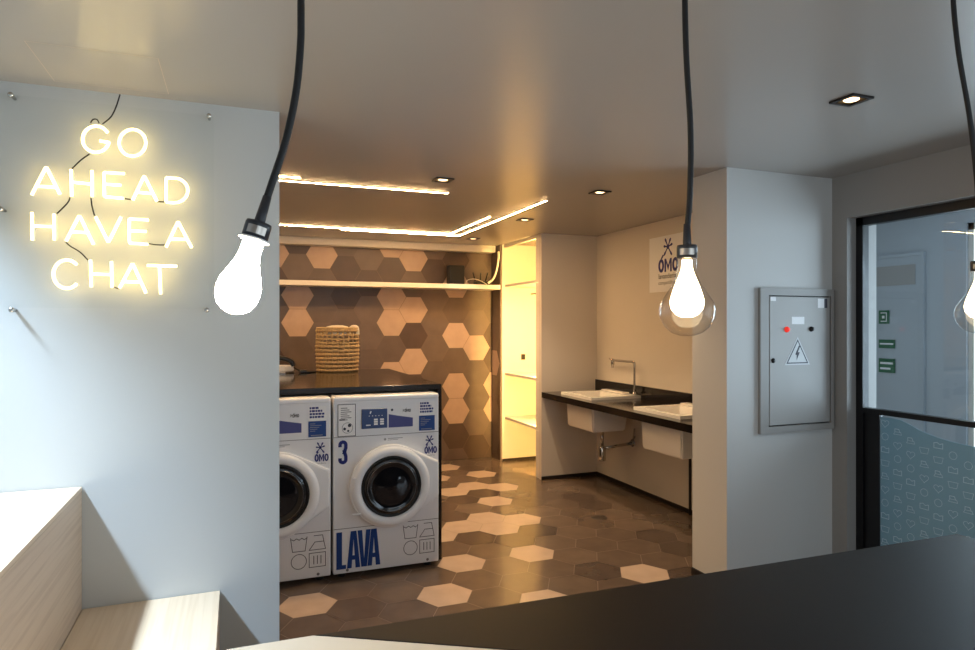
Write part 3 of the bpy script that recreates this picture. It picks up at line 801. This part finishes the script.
def sink(y0, y1, label):
    o = thing('laundry_sink', label, 'sink', (3.2, (y0+y1)/2, .88), 'white laundry sinks set in the black counter')
    b = newbm(); x0, x1 = 2.925, 3.445; zt = .905; zb = .882; bw = .04
    # rim ring (with wider tap ledge at the back) and bowl
    xi0, xi1, yi0, yi1 = x0+bw, x1-.13, y0+bw, y1-bw-.025
    for a in ((x0, xi0, y0, y1), (xi1, x1, y0, y1), (xi0, xi1, y0, yi0), (xi0, xi1, yi1, y1)): box(b, *a, zb-.0015, zt, )
    rim = obj('rim', b, M['ceramic'], o)
    b = newbm()
    t = [(xi0, yi0), (xi1, yi0), (xi1, yi1), (xi0, yi1)]; s = [(xi0+.02, yi0+.02), (xi1-.02, yi0+.02), (xi1-.02, yi1-.02), (xi0+.02, yi1-.02)]
    tv = [b.verts.new((*p, zt-.003)) for p in t]; bv = [b.verts.new((*p, .62)) for p in s]
    for i in range(4): b.faces.new((tv[i], tv[(i+1) % 4], bv[(i+1) % 4], bv[i]))
    b.faces.new(bv)
    obj('bowl', b, M['ceramic'], o)
    b = newbm(); xo0, xo1, yo0, yo1 = x0+.02, x1-.10, y0+.013, y1-.06
    tv = [b.verts.new((*p, .881)) for p in ((xo0, yo0), (xo1, yo0), (xo1, yo1), (xo0, yo1))]
    bv = [b.verts.new((*p, .588)) for p in ((xo0+.012, yo0+.012), (xo1-.05, yo0+.012), (xo1-.05, yo1-.012), (xo0+.012, yo1-.012))]
    for i in range(4): b.faces.new((tv[i], bv[i], bv[(i+1) % 4], tv[(i+1) % 4]))
    b.faces.new(bv[::-1])
    bmesh.ops.bevel(b, geom=[e for e in b.edges if not e.is_boundary], offset=.012, segments=2, affect='EDGES')
    obj('basin', b, M['ceramic'], o, label='white underside of the basin below the counter')
    obj('tap_ledge', bx(x1-.075, x1-.005, y0+.18, y1, zt, zt+.012, bev=.004), M['ceramic'], o)
sink(5.04, 5.61, 'white ceramic laundry sink farther from the column, with the tall tap')
sink(3.80, 4.38, 'white ceramic laundry sink partly hidden behind the grey column')
fc = thing('faucet', 'tall slim chrome tap with right angled spout over far sink', 'tap', (3.405, 5.08, .917))
b = newbm(); tube(b, smooth_path([(3.405, 5.08, .918), (3.405, 5.08, 1.10), (3.405, 5.08, 1.185), (3.405, 5.10, 1.208), (3.405, 5.20, 1.209), (3.405, 5.36, 1.209), (3.405, 5.44, 1.209)], 4), .0115, 10)
obj('spout_pipe', b, M['chrome'], fc)
b = newbm(); lathe(b, [(0, 1.135), (.012, 1.135), (.013, 1.16), (.019, 1.17), (.019, 1.215), (.009, 1.225), (0, 1.225)], 16, Matrix.Translation((3.405, 5.455, 0)))
obj('nozzle', b, M['chrome'], fc)
b = newbm(); tube(b, [(3.405, 5.455, 1.205), (3.40, 5.51, 1.222)], .006, 8); obj('lever', b, M['chrome'], fc)
b = newbm(); lathe(b, [(.0, .9175), (.024, .9175), (.022, .928), (.012, .94), (0, .94)], 18, Matrix.Translation((3.405, 5.08, 0)))
obj('base', b, M['chrome'], fc)
st = thing('drain_trap', 'chrome bottle trap and waste pipe beneath the far white sink', 'drain pipe', (3.13, 5.2, .3))
b = newbm(); lathe(b, [(0, .30), (.032, .30), (.034, .31), (.034, .42), (.026, .435), (.014, .44), (0, .44)], 20, Matrix.Translation((3.14, 5.21, 0)))
obj('bottle', b, M['chrome'], st)
b = newbm(); tube(b, [(3.14, 5.21, .43), (3.14, 5.21, .585)], .015, 12); obj('tailpipe', b, M['chrome'], st)
b = newbm(); tube(b, [(3.16, 5.21, .415), (3.30, 5.21, .425), (3.475, 5.21, .44)], .014, 12); obj('waste_pipe', b, M['chrome'], st)
b = newbm(); lathe(b, [(0, 0), (.035, 0), (.035, .008), (0, .008)], 20, Matrix.Translation((3.465, 5.21, .44)) @ Matrix.Rotation(PI/2, 4, 'Y')); obj('escutcheon', b, M['chrome'], st)
hs = newbm(); tube(hs, smooth_path([(3.40, 5.08, .60), (3.40, 5.09, .54), (3.42, 5.12, .50), (3.455, 5.16, .50), (3.475, 5.18, .505)], 5), .008, 8)
tag(obj('supply_hose', hs, M['steel']), 'thin curved supply hose under the far white sink', 'hose')
dh = newbm(); tube(dh, smooth_path([(3.36, 4.22, .60), (3.40, 4.29, .52), (3.43, 4.33, .40), (3.43, 4.33, .01)], 5), .011, 8)
tag(obj('drain_hose', dh, M['cord']), 'dark hose running down to the floor below the near sink by the column', 'hose')
br = newbm(); prism(br, [(XR, .824), (3.10, .824), (3.10, .805), (XR-.03, .68), (XR, .68)], 'y', 4.69, 4.715)
tag(obj('mounting_bracket', br, M['white_trim']), 'pale triangular bracket under the black counter between the two sinks', 'bracket')
fd = newbm(); lathe(fd, [(0, .0035), (.045, .0035), (.062, .0035), (.066, .0005)], 28, Matrix.Translation((2.72, 4.56, 0)))
tag(obj('floor_drain', fd, M['led_body']), 'round dark drain in the hexagon tiled floor', 'drain')

# poster on the sink wall
po = thing('logo_poster', 'square white poster with the dark blue OMO logo on the sink wall', 'poster', (XR, 4.68, 1.85))
obj('sheet', bx(XR-.006, XR, 4.40, 4.942, 1.84, 2.325), M['lbl_white'], po)
q = []
# mirrored axis: reading direction runs towards smaller y
pl = []; omo_bug(pl, .27, .385, .085); omo_word(pl, .135, .41, .17, .285)
pl2 = text2('lavanderia', .135, .115, .062, 1.0, .001); pl3 = text2('compartilhada', .135, .063, .046, 1.0)
fy = lambda P: [[(4.942-p[0], 1.84+p[1]) for p in poly] for poly in P]
obj('logo_lettering', decal(fy(pl), 'x', XR-.0068), M['dkblue'], po, label='dark blue OMO lettering under a splat')
obj('caption', decal(fy(pl2)+fy(pl3), 'x', XR-.0068), M['print_dark'], po)

# ------------------------------------------------------------------ electrical panel
PY = 3.02
ep = thing('electrical_panel', 'grey metal electrical panel with warning triangle on the column wall', 'electrical panel', (3.17, PY, .905))
b = newbm()
X0, X1, Z0, Z1 = 2.882, 3.468, .906, 1.770; fx0, fx1, fz0, fz1 = 2.945, 3.44, .944, 1.728
for a in ((X0, fx0, Z0, Z1), (fx1, X1, Z0, Z1), (fx0, fx1, Z0, fz0), (fx0, fx1, fz1, Z1)): box(b, a[0], a[1], PY-.022, PY, a[2], a[3])
obj('frame', b, M['e_grey'], ep)
obj('gap', bx(fx0, fx1, PY-.006, PY-.001, fz0, fz1), M['rubber'], ep, label='dark gap round the door')
dd = obj('door', bx(fx0+.008, fx1-.006, PY-.020, PY-.006, fz0+.007, fz1-.007, bev=.003), M['e_grey2'], ep)
RY = Matrix.Rotation(PI/2, 4, 'X')
def knob(name, x, z, r, m, l=.014):
    b = newbm(); lathe(b, [(r*1.25, 0), (r*1.25, .003), (r, .004), (r*.9, l), (0, l+.002)], 18, Matrix.Translation((x, PY-.020, z)) @ RY)
    return obj(name, b, m, dd)
knob('red_button', 3.084, 1.523, .014, M['red']); knob('black_button', 3.279, 1.525, .013, M['iron_black'])
knob('lock', 2.979, 1.338, .012, M['iron_black'], .008)
Y = PY-.0212
obj('label_plate', decal([rect2(3.123, 3.223, 1.555, 1.60)], 'y', Y), M['lbl_white'], dd)
obj('corner_sticker', decal([rect2(2.958, 3.0, 1.693, 1.716)], 'y', Y), M['lbl_white'], dd)
obj('rating_sticker', decal([rect2(3.333, 3.385, 1.655, 1.712)], 'y', Y), M['lbl_white'], dd)
obj('rating_sticker', decal([rect2(3.387, 3.41, 1.655, 1.712)], 'y', Y), M['print_dark'], dd, label='dark strip of the rating sticker')
tri = [(3.066, 1.309), (3.268, 1.309), (3.170, 1.480)]
ws = obj('warning_triangle', decal([tri], 'y', Y), M['yellowish'], dd)
q = []; c = Vector((3.168, 1.366)); ins = [tuple(c+(Vector(p)-c)*.80) for p in tri]; ribbon(q, ins, .007, True)
q.append([(3.178, 1.425), (3.150, 1.372), (3.163, 1.368), (3.185, 1.385)][:3]+[(3.19, 1.425)]); q.append([(3.163, 1.385), (3.186, 1.385), (3.160, 1.335)])
obj('lightning_symbol', decal(q, 'y', Y-.0006), M['print_dark'], ws)

# ------------------------------------------------------------------ pendant bulbs
def pendant(axis_pts, top_r, label, kind, base, direc):
    """base: point where glass meets socket; direc: unit vector down the bulb axis"""
    o = thing('pendant_lamp', label, 'pendant lamp', base, 'bare bulb pendants over the bar')
    dv = Vector(direc).normalized(); B = Vector(base)
    q = Vector((0, 0, -1)).rotation_difference(dv).to_matrix().to_4x4()
    T = Matrix.Translation(B) @ q        # local -z runs down the axis
    b = newbm(); tube(b, smooth_path(axis_pts+[tuple(B-dv*.055)], 8), .0060, 10); obj('cord', b, M['cord'], o)
    b = newbm(); lathe(b, [(0, .070), (.0068, .070), (.0085, .03), (.0085, .026), (.0195, .026), (.0205, .022), (.0205, 0), (.0, 0)], 28, T)
    so = obj('socket', b, M['socket'], o)
    b = newbm(); ang = Vector((-B.x, -B.y)); a0 = math.atan2(ang.y, ang.x)
    pts = [(a0+(-.75+1.5*i/10)) for i in range(11)]
    vs = [(b.verts.new((.0208*math.cos(a), .0208*math.sin(a), .005)), b.verts.new((.0208*math.cos(a), .0208*math.sin(a), .018))) for a in pts]
    for p, r in zip(vs, vs[1:]): b.faces.new((p[0], r[0], r[1], p[1]))
    bmesh.ops.transform(b, matrix=T, verts=b.verts)
    obj('socket_label', b, M['steel'], so, label='silver label round the socket')
    if kind == 'frosted':
        b = newbm(); lathe(b, [(.0205, .0), (.0245, -.001), (.0245, -.004), (.019, -.006)], 28, T); obj('collar', b, M['lbl_white'], o, label='white collar ring')
        pr = [(.017, -.003), (.018, -.012), (.0185, -.028), (.022, -.045), (.030, -.065), (.0365, -.082), (.0385, -.098), (.036, -.114), (.029, -.127), (.018, -.135), (.008, -.1385), (0, -.139)]
        pr = [(r*.88, z*.90) for r, z in pr]
        b = newbm(); lathe(b, pr, 36, T); obj('bulb', b, M['bulb_on2'], o, label='glowing frosted white bulb')
    else:
        pr = [(.0195, -.001), (.0195, -.018), (.021, -.035), (.029, -.055), (.043, -.076), (.0535, -.092), (.0565, -.106), (.054, -.124), (.045, -.142), (.031, -.154), (.014, -.160), (0, -.161)]
        b = newbm(); lathe(b, pr, 40, T); gl = obj('bulb_glass', b, M['bulb_glass'], o, label='large clear glass bulb')
        pr = [(.010, -.004), (.0115, -.022), (.016, -.036), (.024, -.055), (.031, -.076), (.0345, -.090), (.032, -.104), (.023, -.116), (.012, -.1215), (0, -.1225)]
        b = newbm(); lathe(b, pr, 36, T); obj('inner_bulb', b, M['bulb_on'], o, label='glowing frosted inner bulb')
PYB = 1.1
def cp(pts, z_top=True):
    P = [onY(u, v, PYB) for u, v in pts]
    first = P[0]; return [(first.x, PYB, H), (first.x, PYB, (H+first.z)/2+.02)]+[tuple(p) for p in P]
p = onY(254.5, 238, PYB); tip = onY(231, 314, PYB)
pendant(cp([(301, 5), (300.5, 45), (296, 92), (286, 140), (273, 180)]), 0, 'lit pendant bulb of frosted white glass hanging aslant before the neon wall', 'frosted', tuple(p), tuple(tip-p))
p = onY(687, 258, PYB)
pendant(cp([(685, 5), (686.5, 60), (690.5, 130), (690, 190)]), 0, 'lit pendant with large clear outer bulb hanging in front of the column', 'clear', tuple(p), (0, 0, -1))
p = onY(980, 271, PYB)
pendant(cp([(953.5, 5), (958.8, 54), (970, 120), (977.5, 190)]), 0, 'lit pendant with clear bulb cut by the picture edge before the glazed door', 'clear', tuple(p), (.02, 0, -1))

# ------------------------------------------------------------------ lighting
def area(name, loc, rot, sx, sy, e, col, spread=None):
    L = bpy.data.lights.new(name, 'AREA'); L.shape = 'RECTANGLE'; L.size = sx; L.size_y = sy; L.energy = e; L.color = col
    if spread: L.spread = spread
    o = bpy.data.objects.new(name, L); COL.objects.link(o); o.location = loc; o.rotation_euler = rot; return o
DAY = (.76, .88, 1.0)
area('daylight_right_window', (XR+.2, -.82, 1.3), (0, PI/2, 0), 1.8, 2.6, 34, DAY)
area('added_rear_fill', (1.6, YB-.2, 1.3), (PI/2, 0, 0), 2.9, 1.9, 42, DAY)  # fill light added behind the invented rear window
area('daylight_left_window', (-1.27, 1.9, 2.33), (0, -.08, 0), 0.10, 1.7, 86, (.68, .83, 1.0), 1.75)
area('daylight_corridor_window', (CX+.15, 1.9, 1.3), (0, PI/2, 0), 1.9, 2.4, 110, DAY)
w = bpy.data.worlds.new('world'); bpy.context.scene.world = w; w.use_nodes = True
bg = w.node_tree.nodes['Background']; bg.inputs[0].default_value = (.80, .90, 1.0, 1); bg.inputs[1].default_value = .5

sc = bpy.context.scene
sc.view_settings.view_transform = 'Standard'; sc.view_settings.look = 'None'; sc.view_settings.gamma = 1; sc.view_settings.use_curve_mapping = False
sc.view_settings.exposure = 0.36
sc.cycles.use_denoising = True; sc.cycles.max_bounces = 10; sc.cycles.transparent_max_bounces = 16
sc.cycles.sample_clamp_indirect = 6; sc.cycles.caustics_reflective = False; sc.cycles.caustics_refractive = False
